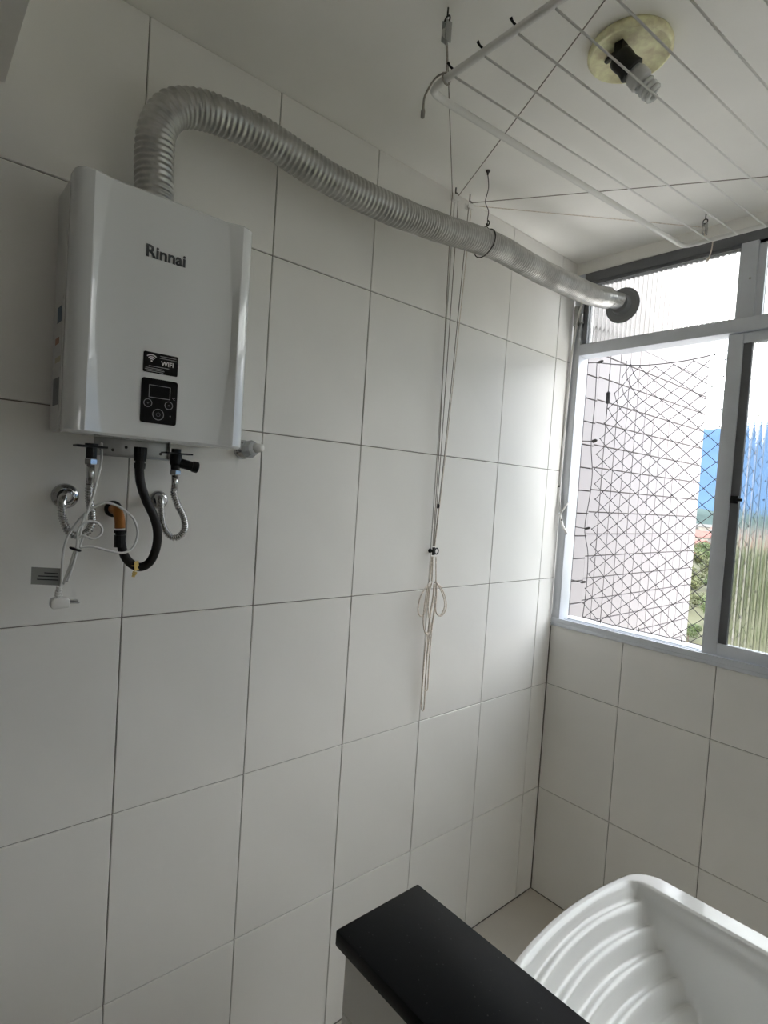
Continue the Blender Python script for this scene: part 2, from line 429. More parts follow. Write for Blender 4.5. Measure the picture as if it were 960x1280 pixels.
rows = [inset(rows[0], ZB-.001, .05, .04), inset(rows[0], ZB-.0005, .006, .006)] + [[Vector((p.x, p.y, ZB+.004 if i == 0 else (ZT-.005 if i == nr else p.z))) for p in r] for i, r in enumerate(rows)] + [inset(rows[-1], ZT-.001, .004, .005), inset(rows[-1], ZT, .010, .012), inset(rows[-1], ZT, .07, .06)]
RC = .013
for r_ in rows:                       # rounded outer corners of the cover
    for p in r_:
        e_ = .178-abs(p.y-CY)
        if e_ < RC:
            dr = RC-math.sqrt(max(0, RC*RC-(RC-max(0, e_))**2)); p.z = min(p.z, ZT-dr*.9)
cov = obj('front_cover', MB().grid(rows), HEATW, heat)
cov.data.shade_smooth()
if hasattr(cov.data, 'set_sharp_from_angle'): cov.data.set_sharp_from_angle(angle=.42)
XF = .1582
obj('lettering', text_mesh('Rinnai', .0322, Y, Z, (XF+.0004, -1.7225, 2.100), .0004, .0009), LOGO, heat)
def rrect(yc, zc, w_, h_, r, x, n=5):
    o = []
    for cx, cz, a0 in ((1,1,0),(-1,1,90),(-1,-1,180),(1,-1,270)):
        for i in range(n+1):
            a = math.radians(a0+90*i/n); o.append(Vector((x, yc+cx*(w_/2-r)+r*math.cos(a), zc+cz*(h_/2-r)+r*math.sin(a))))
    return o
def ring(yc, zc, r, t, x, n=28, a0=0, a1=360, d=.0003):
    mb = MB(); full = a1-a0 >= 360
    vs = []; m = n if full else n+1
    for i in range(m):
        a = math.radians(a0+(a1-a0)*i/n)
        for rr, xx in ((r-t, x), (r, x), (r, x+d), (r-t, x+d)): vs.append(Vector((xx, yc+rr*math.cos(a), zc+rr*math.sin(a))))
    fs = []
    for i in range(n):
        p = 4*i; q = 4*((i+1) % m)
        fs += [(p+k, p+(k+1) % 4, q+(k+1) % 4, q+k) for k in range(4)]
    return mb.add(vs, fs)
st = obj('wifi_sticker', MB().prism(rrect(-1.7225, 1.8885, .068, .040, .003, XF), (.0006,0,0)), BLACK, heat)
k = MB(); q = MB()
cy, cz = -1.7408, 1.8935
for r in (.0058, .0098, .0138): k.add(*(lambda m_: (m_.v, m_.f))(ring(cy, cz-.003, r, .0021, XF+.0006, 14, 45, 135)))
k.prism([Vector((XF+.0006, cy+.0018*math.cos(a*PI/6), cz-.0025+.0018*math.sin(a*PI/6))) for a in range(12)], (.0003,0,0))
obj('wifi_symbol', k, PRINT, st)
obj('lettering', text_mesh('WIFI', .0125, Y, Z, (XF+.0008, -1.7095, 1.8895), .0002, .0003), PRINT, st)
k = MB()
for y, z, l in ((-1.7085, 1.9035, .032), (-1.7085, 1.8995, .034), (-1.726, 1.8815, .040), (-1.734, 1.8775, .036), (-1.734, 1.8745, .038), (-1.734, 1.8715, .034)):
    k.box((XF+.0006, y-l/2, z-.0006), (XF+.0008, y+l/2, z+.0006))
obj('small_print', k, PRINTG, st)
pan = obj('control_panel', MB().prism(rrect(-1.7225, 1.8135, .071, .088, .005, XF), (.0016,0,0)), BLACK, heat)
XP = XF+.0016
dz = obj('display', MB().prism(rrect(-1.7225, 1.8325, .040, .0235, .001, XP), (.0003,0,0)), BLACK, pan)
k = MB()
for lo, hi in (((-1.7435, 1.8440), (-1.7015, 1.8450)), ((-1.7435, 1.8200), (-1.7015, 1.8210)), ((-1.7435, 1.8200), (-1.7425, 1.8450)), ((-1.7025, 1.8200), (-1.7015, 1.8450))):
    k.box((XP, lo[0], lo[1]), (XP+.0006, hi[0], hi[1]))
obj('display_rim', k, PRINTG, pan)
for yc, zc, r in ((-1.7445, 1.8085, .0082), (-1.7035, 1.8085, .0082), (-1.7235, 1.788, .0112)):
    b = obj('button', MB().prism([Vector((XP, yc+(r-.001)*math.cos(a*PI/12), zc+(r-.001)*math.sin(a*PI/12))) for a in range(24)], (.0005,0,0)), BLACK, pan)
    obj('button_ring', ring(yc, zc, r, .0011, XP, d=.0007), PRINTG, b)
    g = MB()
    if r > .01: g = ring(yc, zc, .0042, .0008, XP+.0005, 16, 120, 420); g.box((XP+.0005, yc-.0004, zc), (XP+.0008, yc+.0004, zc+.005))
    else:
        up = 1 if yc > -1.72 else -1
        g.prism([Vector((XP+.0005, yc-.003, zc-.0012*up)), Vector((XP+.0005, yc+.003, zc-.0012*up)), Vector((XP+.0005, yc, zc+.002*up))], (.0003,0,0))
    obj('button_icon', g, STK_G, b)
obj('lettering', text_mesh('°C', .006, Y, Z, (XP+.0003, -1.6945, 1.8225), .0002), PRINTG, pan)
obj('indicator', MB().prism([Vector((XP, -1.6995+.0013*math.cos(a*PI/5), 1.7875+.0013*math.sin(a*PI/5))) for a in range(10)], (.0005,0,0)), PRINTG, pan)
# printed label on the left flank
lab = obj('flank_label', MB().box((.030, Y0+.0032, 1.765), (.090, Y0+.0042, 1.995)), HEATB, heat)
for m_, z0, z1, x0, x1, nm in ((STK_B, 1.948, 1.978, .050, .085, 'blue_print'), (STK_O, 1.908, 1.920, .040, .070, 'orange_print'), (STK_Y, 1.872, 1.882, .045, .088, 'yellow_print'), (STK_G, 1.790, 1.842, .036, .086, 'fine_print')):
    obj(nm, MB().box((x0, Y0+.0026, z0), (x1, Y0+.0032, z1)), m_, lab)
obj('top_tab', MB().box((.05, -1.668, ZT-.004), (.053, -1.652, ZT+.012)).box((.06, -1.652, ZT-.004), (.064, -1.648, ZT+.014)), STEEL, heat)
obj('flue_collar', MB().lathe((.08, -1.725, ZT-.006), (0,0,1), [(0,.034),(.034,.033)], 28), STEEL, heat, smooth=False)
# mounting plate below the casing
k = MB(); k.box((.0, -1.800, 1.702), (.003, -1.640, 1.76)); k.box((.003, -1.800, 1.702), (.010, -1.640, 1.705)); k.box((.003, -1.643, 1.702), (.010, -1.640, 1.75))
mp = obj('mounting_plate', k, STEEL, heat, bevel=.0008)
for y, z in ((-1.785, 1.716), (-1.762, 1.716), (-1.735, 1.724), (-1.66, 1.716)): obj('screw', MB().lathe((.003, y, z), (1,0,0), [(0,.0035),(.002,.003),(.0022,.001)], 10), WIRE, mp)

# ------------------------------------------------------------------ pipework under the heater
def rosette(y, z, r, label):
    t = thing('pipe_outlet', (0, y, z), label, 'pipe outlet')
    obj('escutcheon', MB().lathe((0, y, z), (1,0,0), [(0,r),(.003,r),(.007,r*.92),(.010,r*.66),(.0105,r*.60),(.006,r*.55)], 28), CHROME, t, smooth=False, bevel=0).data.shade_smooth()
    obj('nipple', MB().lathe((.004, y, z), (1,0,0), [(0,r*.5),(.010,r*.5),(.012,.0085),(.03,.0085)], 6), CHROME, t)
    return t
rosette(-1.850, 1.612, .026, 'larger chrome pipe outlet on the wall, left below the water heater')
rosette(-1.659, 1.611, .021, 'chrome pipe outlet on the wall behind the loop of the right metal hose')
def corr_hose(pts, r, pitch, amp):
    path = resample(catmull(pts, 10), pitch/4)
    return MB().tube(path, r, 12, rad=lambda i, a: r-amp+amp*abs(math.sin(PI*i/4+.2))*1.9)
# left metal water hose
t = thing('water_hose', (.09, -1.826, 1.56), 'flexible corrugated metal hose under the heater left, tangled with a white power cord', 'hose')
xh = .10
def hp(px, py, x): return wpt(px, py, 0, x)
pts = [hp(113, 603, .09), hp(111.5, 613, .09), hp(112, 627, .088), hp(115, 642, .08), hp(114, 657, .07), hp(106, 667, .06), hp(92, 669, .05), hp(84, 662, .045), hp(78, 646, .042), hp(77.5, 632, .04)]
hose = obj('hose', corr_hose(pts, .0068, .0050, .0015), CHROME, t, smooth=True)
p = hp(113, 606, .09); q = hp(113.6, 580, .09)
obj('sleeve', MB().tube([p, q], .0075, 16), CHROME, t, smooth=False).data.shade_smooth()
a = hp(113.6, 581, .09)
obj('nut', MB().lathe(a, (0,0,1), [(0,.0115),(.002,.0125),(.011,.0125),(.013,.0115)], 6), CHROME, t)
obj('elbow', MB().tube(catmull([hp(77.5, 633, .04), hp(77.3, 625, .036), hp(79.5, 620, .024)], 6), .0085, 10), CHROME, t, smooth=True)
k = MB(); k.lathe(a+Vector((0,0,.012)), (0,0,1), [(0,.010),(.022,.010),(.022,.0125),(.030,.0125)], 16); k.obox(a+Vector((0,-.002,.036)), (.016,0,0), (0,.028,0), (0,0,.002))
obj('inlet_fitting', k, BLKPL, t)
# right metal water hose
t = thing('water_hose', (.09, -1.65, 1.56), 'flexible corrugated metal hose curling below the heater right side, under a black valve', 'hose')
pts = [hp(218, 611, .09), hp(217.5, 618, .09), hp(222.5, 632, .09), hp(229.5, 646, .085), hp(231, 660, .078), hp(226, 669, .07), hp(217, 672, .06), hp(208.5, 666, .052), hp(203, 654, .048), hp(201.5, 640, .046), hp(201, 630, .042)]
obj('hose', corr_hose(pts, .0066, .0050, .0015), CHROME, t, smooth=True)
obj('sleeve', MB().tube([hp(218, 613, .09), hp(218.6, 593, .09)], .0068, 16), CHROME, t).data.shade_smooth()
a = hp(218.8, 594, .09)
obj('nut', MB().lathe(a, (0,0,1), [(0,.011),(.002,.012),(.010,.012),(.012,.011)], 6), CHROME, t)
obj('elbow', MB().tube(catmull([hp(201, 631, .042), hp(199.5, 624, .036), hp(197.5, 621, .022)], 6), .0085, 10), CHROME, t, smooth=True)
k = MB(); k.lathe(a+Vector((0,0,.011)), (0,0,1), [(0,.009),(.010,.010),(.014,.0125),(.034,.0125),(.036,.010),(.046,.010)], 16); k.tube([a+Vector((0,0,.029)), a+Vector((0.006,.034,.022))], .0105, 14)
k.obox(a+Vector((0,.002,.047)), (.014,0,0), (0,.030,0), (0,0,.0015))
b = obj('valve_body', k, BLKPL, t, smooth=False)
c = a+Vector((.006,.034,.022))
k = MB(); k.lathe(c, (0.2,1,-.2), [(0,.0115),(.004,.0125),(.012,.0125),(.014,.010)], 20)
kn = obj('valve_knob', k, BLKPL, b)
k = MB()
for i in range(8):
    an = i*PI/4; ax = Vector((.2,1,-.2)).normalized(); u = ax.orthogonal().normalized(); v = ax.cross(u)
    k.lathe(c+ax*.013+.0062*(math.cos(an)*u+math.sin(an)*v), ax, [(0,.0016),(.002,.0014)], 6)
obj('knob_ridges', k, FLANGE, kn)
# gas hose
t = thing('gas_hose', (.09, -1.74, 1.52), 'thick black rubber gas hose looping from heater to an orange brass wall elbow', 'hose')
pts = [hp(174.5, 582, .085), hp(174.3, 590, .085), hp(176, 605, .085), hp(182.6, 625, .085), hp(192.8, 647, .085), hp(197, 667, .082), hp(194.6, 687, .078), hp(187.5, 702, .072), hp(177, 708.5, .066), hp(166, 706, .06), hp(156.5, 696, .055), hp(152, 682, .052), hp(150, 668, .05)]
obj('hose', MB().tube(catmull(pts, 10), .0093, 14), RUBBER, t, smooth=True)
a = hp(174.5, 586, .085)
k = MB(); k.lathe(a, (0,0,1), [(0,.0105),(.006,.0115),(.012,.0115),(.012,.0095),(.016,.0095),(.016,.012),(.03,.013),(.045,.013)], 12)
obj('heater_fitting', k, RUBBER, t)
a = hp(150, 671, .05)
k = MB(); k.lathe(a+Vector((0,0,-.022)), (0,0,1), [(0,.0115),(.026,.0118),(.026,.0095),(.030,.0095),(.030,.0125),(.036,.0125)], 14)
obj('hose_end', k, BLKPL, t)
k = MB(); c0 = hp(150, 660, .05); k.tube(catmull([c0, hp(149.5, 648, .05), hp(147, 640, .042), hp(143, 637, .022), hp(141, 636, .004)], 6), .0105, 14)
obj('brass_elbow', k, ORANGE, t, smooth=True)['label'] = 'orange brass elbow at the wall'
k = MB(); c0 = wpt(141, 636, 0, 0); k.lathe(c0, (1,0,0), [(0,.018),(.006,.018),(.010,.013)], 20)
obj('wall_ring', k, BLKPL, t)
k = MB(); c0 = hp(168.5, 706.5, .061)
k.tube([c0+Vector((0,.0105*math.cos(i*PI/8), 0))*1 + Vector((.0105*math.sin(i*PI/8), 0, 0)) for i in range(16)], .0012, 6, closed=True)
d0 = Vector((.006, .004, -.001)); k.obox(c0+Vector((.010, .0005, .0)), (.0012,0,0), (0,.0045,.001), (0,-.001,.010)); k.lathe(c0+Vector((.010,-.002,-.012)), (0,-.3,-1), [(0,.005),(.006,.005),(.008,.0035),(.012,.0035)], 8)
obj('hose_clamp', k, BRASS, t)['label'] = 'yellow brass screw clamp'
# shut-off valve to the right of the heater
c0 = wpt(303, 562, 0, 0)
t = thing('shutoff_valve', c0, 'chrome shut-off valve with clear plastic-wrapped knob, beside the lower right heater corner', 'valve')
k = MB(); k.lathe(c0, (1,0,0), [(0,.024),(.004,.024),(.010,.019),(.014,.011),(.03,.010)], 24)
obj('escutcheon', k, CHROME, t).data.shade_smooth()
k = MB(); k.lathe(c0+Vector((.020,0,.0)), (1,.25,.1), [(0,.014),(.004,.0205),(.018,.022),(.028,.018),(.030,.012)], 9)
obj('knob', k, CLEAR, t)
k = MB(); k.lathe(c0+Vector((.045,.012,.004)), (1,.5,.1), [(0,.012),(.012,.011),(.020,.009),(.022,.004)], 12)
obj('knob_tip', k, PLASTW, t).data.shade_smooth()

# ------------------------------------------------------------------ power cord with plug and tag
def cp(cx, cy, x): return wpt(30+cx/5.5625, 540+cy/5.5625, 0, x)
t = thing('power_cord', cp(250, 1200, .08), 'white power cord bunched with a black tie, loose plug hanging from it', 'power cord')
r = .0023
main = [cp(540, 78, .060), cp(538, 200, .088), cp(515, 310, .104), cp(485, 430, .108), cp(440, 560, .110), cp(400, 680, .108), cp(372, 780, .106), cp(345, 850, .104), cp(312, 950, .100), cp(280, 1035, .097), cp(282, 1045, .099), cp(330, 950, .104), cp(365, 840, .108), cp(385, 760, .110), cp(395, 680, .112), cp(425, 560, .110)]
big = [cp(430, 700, .110), cp(400, 760, .110), cp(392, 800, .110), cp(430, 797, .112), cp(490, 800, .114), cp(600, 828, .114), cp(690, 840, .114), cp(755, 805, .113), cp(790, 710, .112), cp(765, 610, .112), cp(700, 545, .112), cp(630, 505, .112), cp(565, 493, .112), cp(500, 515, .108), cp(420, 575, .104), cp(355, 645, .102), cp(305, 725, .100), cp(280, 800, .098), cp(268, 880, .096), cp(262, 970, .094), cp(258, 1060, .090), cp(245, 1085, .088)]
small = [cp(362, 850, .108), cp(370, 760, .112), cp(372, 700, .116), cp(400, 645, .118), cp(455, 620, .120), cp(510, 632, .120), cp(542, 672, .119), cp(530, 715, .118), cp(480, 742, .117), cp(440, 730, .116), cp(405, 722, .114), cp(378, 745, .112), cp(366, 830, .109), cp(340, 930, .106), cp(300, 1040, .100)]
k = MB()
for L in (main, big, small): k.tube(catmull(L, 8), r, 8)
obj('cable', k, CORDW, t, smooth=True)
k = MB(); c0 = cp(357, 815, .107)
k.tube([c0+Vector((.008*math.cos(i*PI/7), .0085*math.sin(i*PI/7), -.003*math.sin(i*PI/7))) for i in range(14)], .0024, 6, closed=True)
obj('cable_tie', k, BLKPL, t, smooth=True)
a = cp(247, 1075, .088); b = cp(238, 1150, .086)
k = MB()
for i in range(5): q = a.lerp(b, i/4); k.lathe(q, (b-a), [(0,.0055+.0006*i),(.0022,.0055+.0006*i)], 12)
k.tube([a, b], .0042, 10)
obj('strain_relief', k, PLASTW, t)
c0 = cp(245, 1187, .086)
k = MB(); k.prism([c0+Vector((-.010, y, z)) for y, z in ((-.016, .006), (-.010, .011), (.002, .010), (.017, .007), (.017, -.009), (-.012, -.011), (-.016, -.006))], (.020,0,0))
pl = obj('plug', k, PLASTW, t, bevel=.003)
for dx in (-.005, .005):
    q = c0+Vector((dx, .016, 0 if dx > 0 else .002))
    obj('pin', MB().lathe(q, (0,1,-.08), [(0,.0021),(.017,.0021),(.019,.0012)], 10), STEEL, pl)
k = MB(); c0 = cp(155, 1003, .090); ty = cp(252, 1005, .090); 
k.prism([cp(52, 938, .091), cp(258, 948, .089), cp(252, 1068, .089), cp(47, 1058, .091)], (.0006,0,0))
tg = obj('paper_tag', k, TAGM, t)
k = MB()
for y0_, x0_, x1_ in ((975, 140, 235), (997, 100, 240), (1020, 90, 240)):
    k.prism([cp(x0_, y0_, .0918), cp(x1_, y0_+6, .0902), cp(x1_, y0_+13, .0902), cp(x0_, y0_+7, .0918)], (.0006,0,0))
obj('tag_print', k, BLKPL, tg)

# ------------------------------------------------------------------ flexible exhaust duct
t = thing('exhaust_duct', (.08, -1.725, ZT), 'crinkled silver flexible exhaust duct running from the heater top to the window', 'duct')
D = [(.08,-1.725,2.216),(.08,-1.726,2.26),(.08,-1.729,2.32),(.084,-1.727,2.378),(.09,-1.697,2.427),(.095,-1.637,2.451),(.1,-1.556,2.457),(.1,-1.47,2.455),(.105,-1.343,2.436),(.115,-1.142,2.426),(.13,-.942,2.434),(.142,-.80,2.446),(.15,-.691,2.450),(.160,-.56,2.441),(.168,-.45,2.435),(.178,-.30,2.433),(.186,-.18,2.436),(.194,-.07,2.450),(.196,.010,2.458)]
PITCH_ = .0085
path = resample(catmull(D, 12), PITCH_/5)
nP = len(path)
def drad(i, a):
    s = i*PITCH_/5
    base = .0375 if i < nP*.95 else .031
    wob = .0016*noise.noise(Vector((s*9, math.cos(a)*1.2, math.sin(a)*1.2)))
    tilt = .25*math.sin(a+s*3)
    am = .0022*(.65+.6*noise.noise(Vector((s*14, a*.6, 3.1))))
    return base+wob+am*math.sin(2*PI*(s/.0125 if s < .85 else .85/.0125+(s-.85)/.0088)+tilt)
obj('duct_hose', MB().tube(path, .037, 26, rad=drad, cap=False), DUCT, t, smooth=True, solid=False)
obj('wall_flange', MB().lathe((.200, .019, 2.446), (0,-1,0), [(0,.062),(.003,.068),(.006,.068),(.008,.058),(.010,.056),(.014,.040),(.026,.036),(.036,.034)], 36), FLANGE, t)
# wire hanger that carries the duct
hx, hy = .158, -.782
t = thing('duct_hanger', (hx, hy, ZC), 'thin dark wire with hook hung from the ceiling, looped round the silver duct', 'hanger wire')
obj('ceiling_hook', MB().lathe((hx, hy, ZC), (0,0,-1), [(0,.007),(.003,.007),(.006,.003),(.012,.003)], 10), WIRE, t)
k = MB(); k.tube(catmull([(hx, hy, ZC-.01), (hx+.003, hy+.004, 2.60), (hx-.002, hy, 2.56), (hx+.004, hy+.01, 2.535), (hx-.004, hy+.018, 2.515), (hx-.004, hy+.020, 2.497)], 6), .0013, 6)
k.tube(catmull([(hx-.004, hy+.020, 2.512), (hx-.001, hy+.025, 2.506), (hx-.005, hy+.022, 2.497), (hx-.008, hy+.017, 2.503)], 6), .0020, 6)
obj('wire', k, WIRE, t, smooth=True)
k = MB(); c0 = Vector((.1435, hy+.025, 2.447)); tang = Vector((.09, 1, .04)).normalized(); u = Vector((0,0,1)); v = tang.cross(u).normalized()
k.tube([c0+.0440*(math.cos(i*PI/14)*u+math.sin(i*PI/14)*v)+Vector((0,.008*math.cos(i*PI/14),0)) for i in range(28)], .0016, 6, closed=True)
k.tube([c0+Vector((0,-.01,.044)), c0+Vector((0,.0,.053)), c0+Vector((0,.02,.0475))], .0014, 6)
obj('wire_loop', k, WIRE, t, smooth=True)

# ------------------------------------------------------------------ ceiling drying rack, hooks, pulleys and cords
A = Vector((.413, -1.283, 2.516)); Dd = Vector((.462, -.098, 2.562)); Wd = .655
B_ = A+Vector((Wd, .0, .004)); C_ = Dd+Vector((Wd, .012, .004))
t = thing('drying_rack', (A+C_)/2, 'white enamelled tube clothes drying rack hung under the ceiling on cords', 'drying rack')
rr = .045
def corner(p, a, b):
    a = (Vector(a)-p).normalized(); b = (Vector(b)-p).normalized()
    return [p+a*rr, p+a*rr*.45+b*rr*.06, p+a*rr*.18+b*rr*.18, p+b*rr*.45+a*rr*.06, p+b*rr]
loop = corner(A, B_, Dd)+corner(Dd, A, C_)+corner(C_, Dd, B_)+corner(B_, C_, A)
k = MB().tube(loop, .0080, 12, closed=True)
fr = obj('tube_frame', k, RACKW, t, smooth=True)
for i in range(8):
    n0 = Vector((.490+.077*i, -1.283, 2.507)); n1 = Vector((.547+.079*i, -.100, 2.556))
    d = (n1-n0).normalized()
    k = MB().tube([n0, n1], .0022, 8)
    ro = obj('rod', k, RACKW, t, smooth=True)
    c0 = Vector((n0.x-.006, -1.285, 2.5235))
    g = MB(); g.tube(catmull([c0+Vector((0,.004,-.006)), c0+Vector((0,.0,.001)), c0+Vector((-.001,-.006,.003)), c0+Vector((-.002,-.010,.006))], 4), .0022, 6); g.lathe(c0+Vector((-.002,-.010,.006)), (-.1,-.5,.6), [(0,.0028),(.004,.003)], 8)
    obj('rod_clip', g, BLKPL, ro, smooth=True)
# ceiling hooks of the four suspension points
HK = {'near_left': Vector((.466, -1.292, ZC)), 'far_left': Vector((.525, -.098, ZC)), 'near_right': Vector((1.035, -1.294, ZC)), 'far_right': Vector((1.085, -.095, ZC))}
LAB = {'near_left': 'small steel pulley hooked to the ceiling above the rack corner nearest the heater',
       'far_left': 'small ceiling pulley with dark eye hook, nearest the vent flange',
       'near_right': 'small ceiling pulley above the rack corner farthest right and nearest the beam',
       'far_right': 'small ceiling pulley above the rack corner farthest right, along the window'}
def pulley(key):
    h = HK[key]; t = thing('pulley', h, LAB[key], 'pulley', 'ceiling pulleys of the drying rack')
    k = MB(); k.tube([h, h-Vector((0,0,.018))], .0018, 6)
    k.tube([h-Vector((0,0,.024))+.0075*Vector((math.cos(i*PI/6), 0, math.sin(i*PI/6))) for i in range(12)], .0017, 6, closed=True)
    obj('eye_hook', k, WIRE, t, smooth=True)
    k = MB(); k.obox(h-Vector((-.005,0,.048)), (.001,0,0), (0,.008,0), (0,0,.020)); k.obox(h-Vector((.005,0,.048)), (.001,0,0), (0,.008,0), (0,0,.020))
    obj('bracket', k, STEEL, t)
    k = MB(); k.lathe(h-Vector((.0035,0,.050)), (1,0,0), [(0,.010),(.0015,.008),(.0055,.008),(.007,.010)], 16)
    obj('wheel', k, PLASTW, t)
for key in HK: pulley(key)
# paired wall pulleys up by the ceiling
W0 = Vector((.022, -.775, 2.622)); W1 = Vector((.030, -.715, 2.615))
def wall_pulley(c, label):
    t = thing('wall_pulley', Vector((c.x, c.y, ZC)), label, 'pulley', 'wall side pulleys')
    k = MB(); k.tube([(c.x, c.y, ZC), (c.x, c.y, c.z+.012)], .002, 6)
    k.tube([Vector((c.x, c.y+.006, c.z+.008))+.007*Vector((0, math.cos(i*PI/6), math.sin(i*PI/6))) for i in range(12)], .0016, 6, closed=True)
    obj('eye_hook', k, WIRE, t, smooth=True)
    k = MB(); k.obox(c+Vector((.007,0,-.004)), (.001,0,0), (0,.014,0), (0,0,.009)); k.obox(c+Vector((-.007,0,-.004)), (.001,0,0), (0,.014,0), (0,0,.009))
    obj('bracket', k, PLASTW, t, bevel=.0008)
    k = MB()
    k.lathe(c+Vector((-.0055,0,-.004)), (1,0,0), [(0,.010),(.002,.0075),(.009,.0075),(.011,.010)], 14)
    obj('wheel', k, PLASTW, t)
wall_pulley(W0, 'white double pulley under the ceiling, the one of the pair nearer the heater')
wall_pulley(W1, 'white double pulley under the ceiling, the one of the pair nearer the window')
CL = Vector((.014, -.760, 1.476))        # cleat
def cord(key, wheel, dy, dx, rack_pt, label, matl):
    h = HK[key]-Vector((0,0,.052)); up = wheel+Vector((dx, dy, .004))
    pts = [rack_pt, h+Vector((0,0,-.008)), h+Vector((0,0,.0085))]
    pts += [up]
    low = CL+Vector((.004, {'near_left': -.0050, 'near_right': -.0017, 'far_right': .0017, 'far_left': .0050}[key], .016))
    mid = up.lerp(low, .72)+Vector((.004, 0, 0))
    pts += [up+Vector((0, .002*(1 if dy > 0 else -1), -.03)), mid, low]
    k = MB().tube(pts, .0014, 6)
    return tag(obj('hoist_cord', k, matl), label, 'cord', 'hoist cords of the drying rack')
cord('near_left', W0, -.010, -.004, A+Vector((.052, 0, .0098)), 'thin hoist cord from near-left rack corner over the pulleys to the wall cleat', ROPED)
cord('near_right', W0, .008, .004, B_+Vector((-.03, 0, .0098)), 'dark hoist cord crossing the ceiling diagonally towards the lamp side', ROPED)
cord('far_right', W1, -.006, .004, C_+Vector((-.03, 0, .0098)), 'hoist cord crossing the ceiling towards the far right window corner', ROPED)
cord('far_left', W1, .010, -.002, Dd+Vector((.065, 0, .0098)), 'hoist cord under the ceiling leading to the far-left rack corner', ROPE)
# loose ends where the cords are tied to the frame
k = MB(); a = A+Vector((.050, -.006, .010)); k.tube(catmull([a, a+Vector((-.012,-.012,-.012)), a+Vector((-.026,-.024,-.045)), a+Vector((-.027,-.026,-.075))], 6), .0022, 6); k.lathe(a+Vector((-.027,-.026,-.072)), (0,-.02,-1), [(0,.003),(.006,.0045),(.018,.0042)], 8)
k.tube([A+Vector((.052, .011*math.cos(i*PI/5), .011*math.sin(i*PI/5))) for i in range(10)], .002, 6, closed=True)
tag(obj('cord_end', k, ROPED, smooth=True), 'frayed grey cord tail knotted at the rack corner nearest the heater', 'cord')
k = MB(); a = Dd+Vector((.085, .006, .0)); k.tube(catmull([a+Vector((0,0,.012)), a+Vector((0,.010,0)), a+Vector((0,.006,-.03)), a+Vector((-.006,.004,-.058)), a+Vector((-.012,.004,-.066))], 6), .002, 6); k.lathe(a+Vector((-.005,.004,-.052)), (-.3,0,-1), [(0,.003),(.006,.0055),(.012,.004)], 8)
tag(obj('cord_end', k, ROPE, smooth=True), 'pale knotted cord tail hanging from the rack in front of the window pane', 'cord')
# cleat and coiled slack
t = thing('wall_cleat', (0, CL.y, CL.z), 'small dark plastic cleat screwed to the tiles, holding the coiled cord', 'cleat')
k = MB(); k.lathe((0, CL.y, CL.z), (1,0,0), [(0,.008),(.004,.008),(.006,.005),(.016,.005)], 12); k.obox((.018, CL.y, CL.z), (.003,0,0), (0,.005,0), (0,0,.013))
cb = obj('base', k, BLKPL, t, bevel=.001)
k = MB(); k.tube([Vector((.019, CL.y+.013, CL.z))+Vector((0, .0085*math.cos(i*PI/7), .010*math.sin(i*PI/7))) for i in range(14)], .0022, 8, closed=True)
obj('ring', k, BLKPL, t, smooth=True)
def rp(cx, cy, x): return wpt(500+cx/5.8125, 680+cy/5.8125, 0, x)
k = MB(); R_ = .0024
k.tube(catmull([rp(232, 90, .016), rp(225, 180, .018), rp(215, 275, .020)], 6), R_, 6)
k.tube(catmull([rp(240, 90, .020), rp(236, 180, .022), rp(232, 270, .024)], 6), R_, 6)
k.tube(catmull([rp(262, 95, .014), rp(262, 180, .016), rp(262, 275, .018)], 6), R_*.9, 6)
k.tube(catmull([rp(215, 285, .022), rp(172, 340, .028), rp(138, 420, .030), rp(133, 500, .028), rp(160, 525, .024), rp(185, 480, .022), rp(200, 380, .022), rp(212, 300, .022)], 6), R_, 6)
k.tube(catmull([rp(250, 275, .024), rp(295, 310, .030), rp(330, 390, .032), rp(335, 470, .030), rp(300, 522, .026), rp(265, 500, .024)], 6), R_, 6)
k.tube(catmull([rp(262, 275, .026), rp(285, 310, .032), rp(318, 390, .034), rp(322, 465, .032), rp(290, 520, .028), rp(262, 490, .026), rp(255, 380, .026)], 6), R_, 6)
k.tube(catmull([rp(205, 290, .026), rp(185, 400, .028), rp(170, 540, .028), rp(178, 630, .028), rp(200, 655, .026), rp(222, 600, .026), rp(205, 480, .026), rp(215, 350, .026), rp(232, 280, .026)], 6), R_, 6)
k.tube(catmull([rp(265, 290, .024), rp(262, 400, .024), rp(245, 520, .024), rp(232, 600, .024), rp(226, 660, .022)], 6), R_*1.4, 6)
k.tube(catmull([rp(250, 290, .022), rp(240, 400, .022), rp(222, 500, .022), rp(205, 650, .022)], 6), R_*1.5, 6)
k.tube(catmull([rp(195, 640, .024), rp(180, 800, .020), rp(165, 1000, .016), rp(155, 1150, .014), rp(160, 1205, .014), rp(175, 1195, .014), rp(182, 1060, .016), rp(195, 850, .020), rp(215, 650, .024)], 6), R_, 6)
k.tube(catmull([rp(205, 660, .022), rp(195, 850, .018), rp(182, 1040, .015), rp(192, 1060, .015), rp(202, 1040, .016), rp(212, 850, .020), rp(230, 640, .024)], 6), R_, 6)
tag(obj('coiled_cord', k, ROPE, smooth=True), 'slack beige cord gathered in loops and hanging below the wall cleat', 'cord')
k = MB(); c0 = Vector((.020, -.7555, 1.618)); k.lathe(c0, (0,0,1), [(0,.002),(.004,.0055),(.012,.0055),(.016,.002)], 8)
tag(obj('cord_knot', k, BLKPL, smooth=True), 'small dark knot on the hoist cords a hand above the cleat', 'knot')

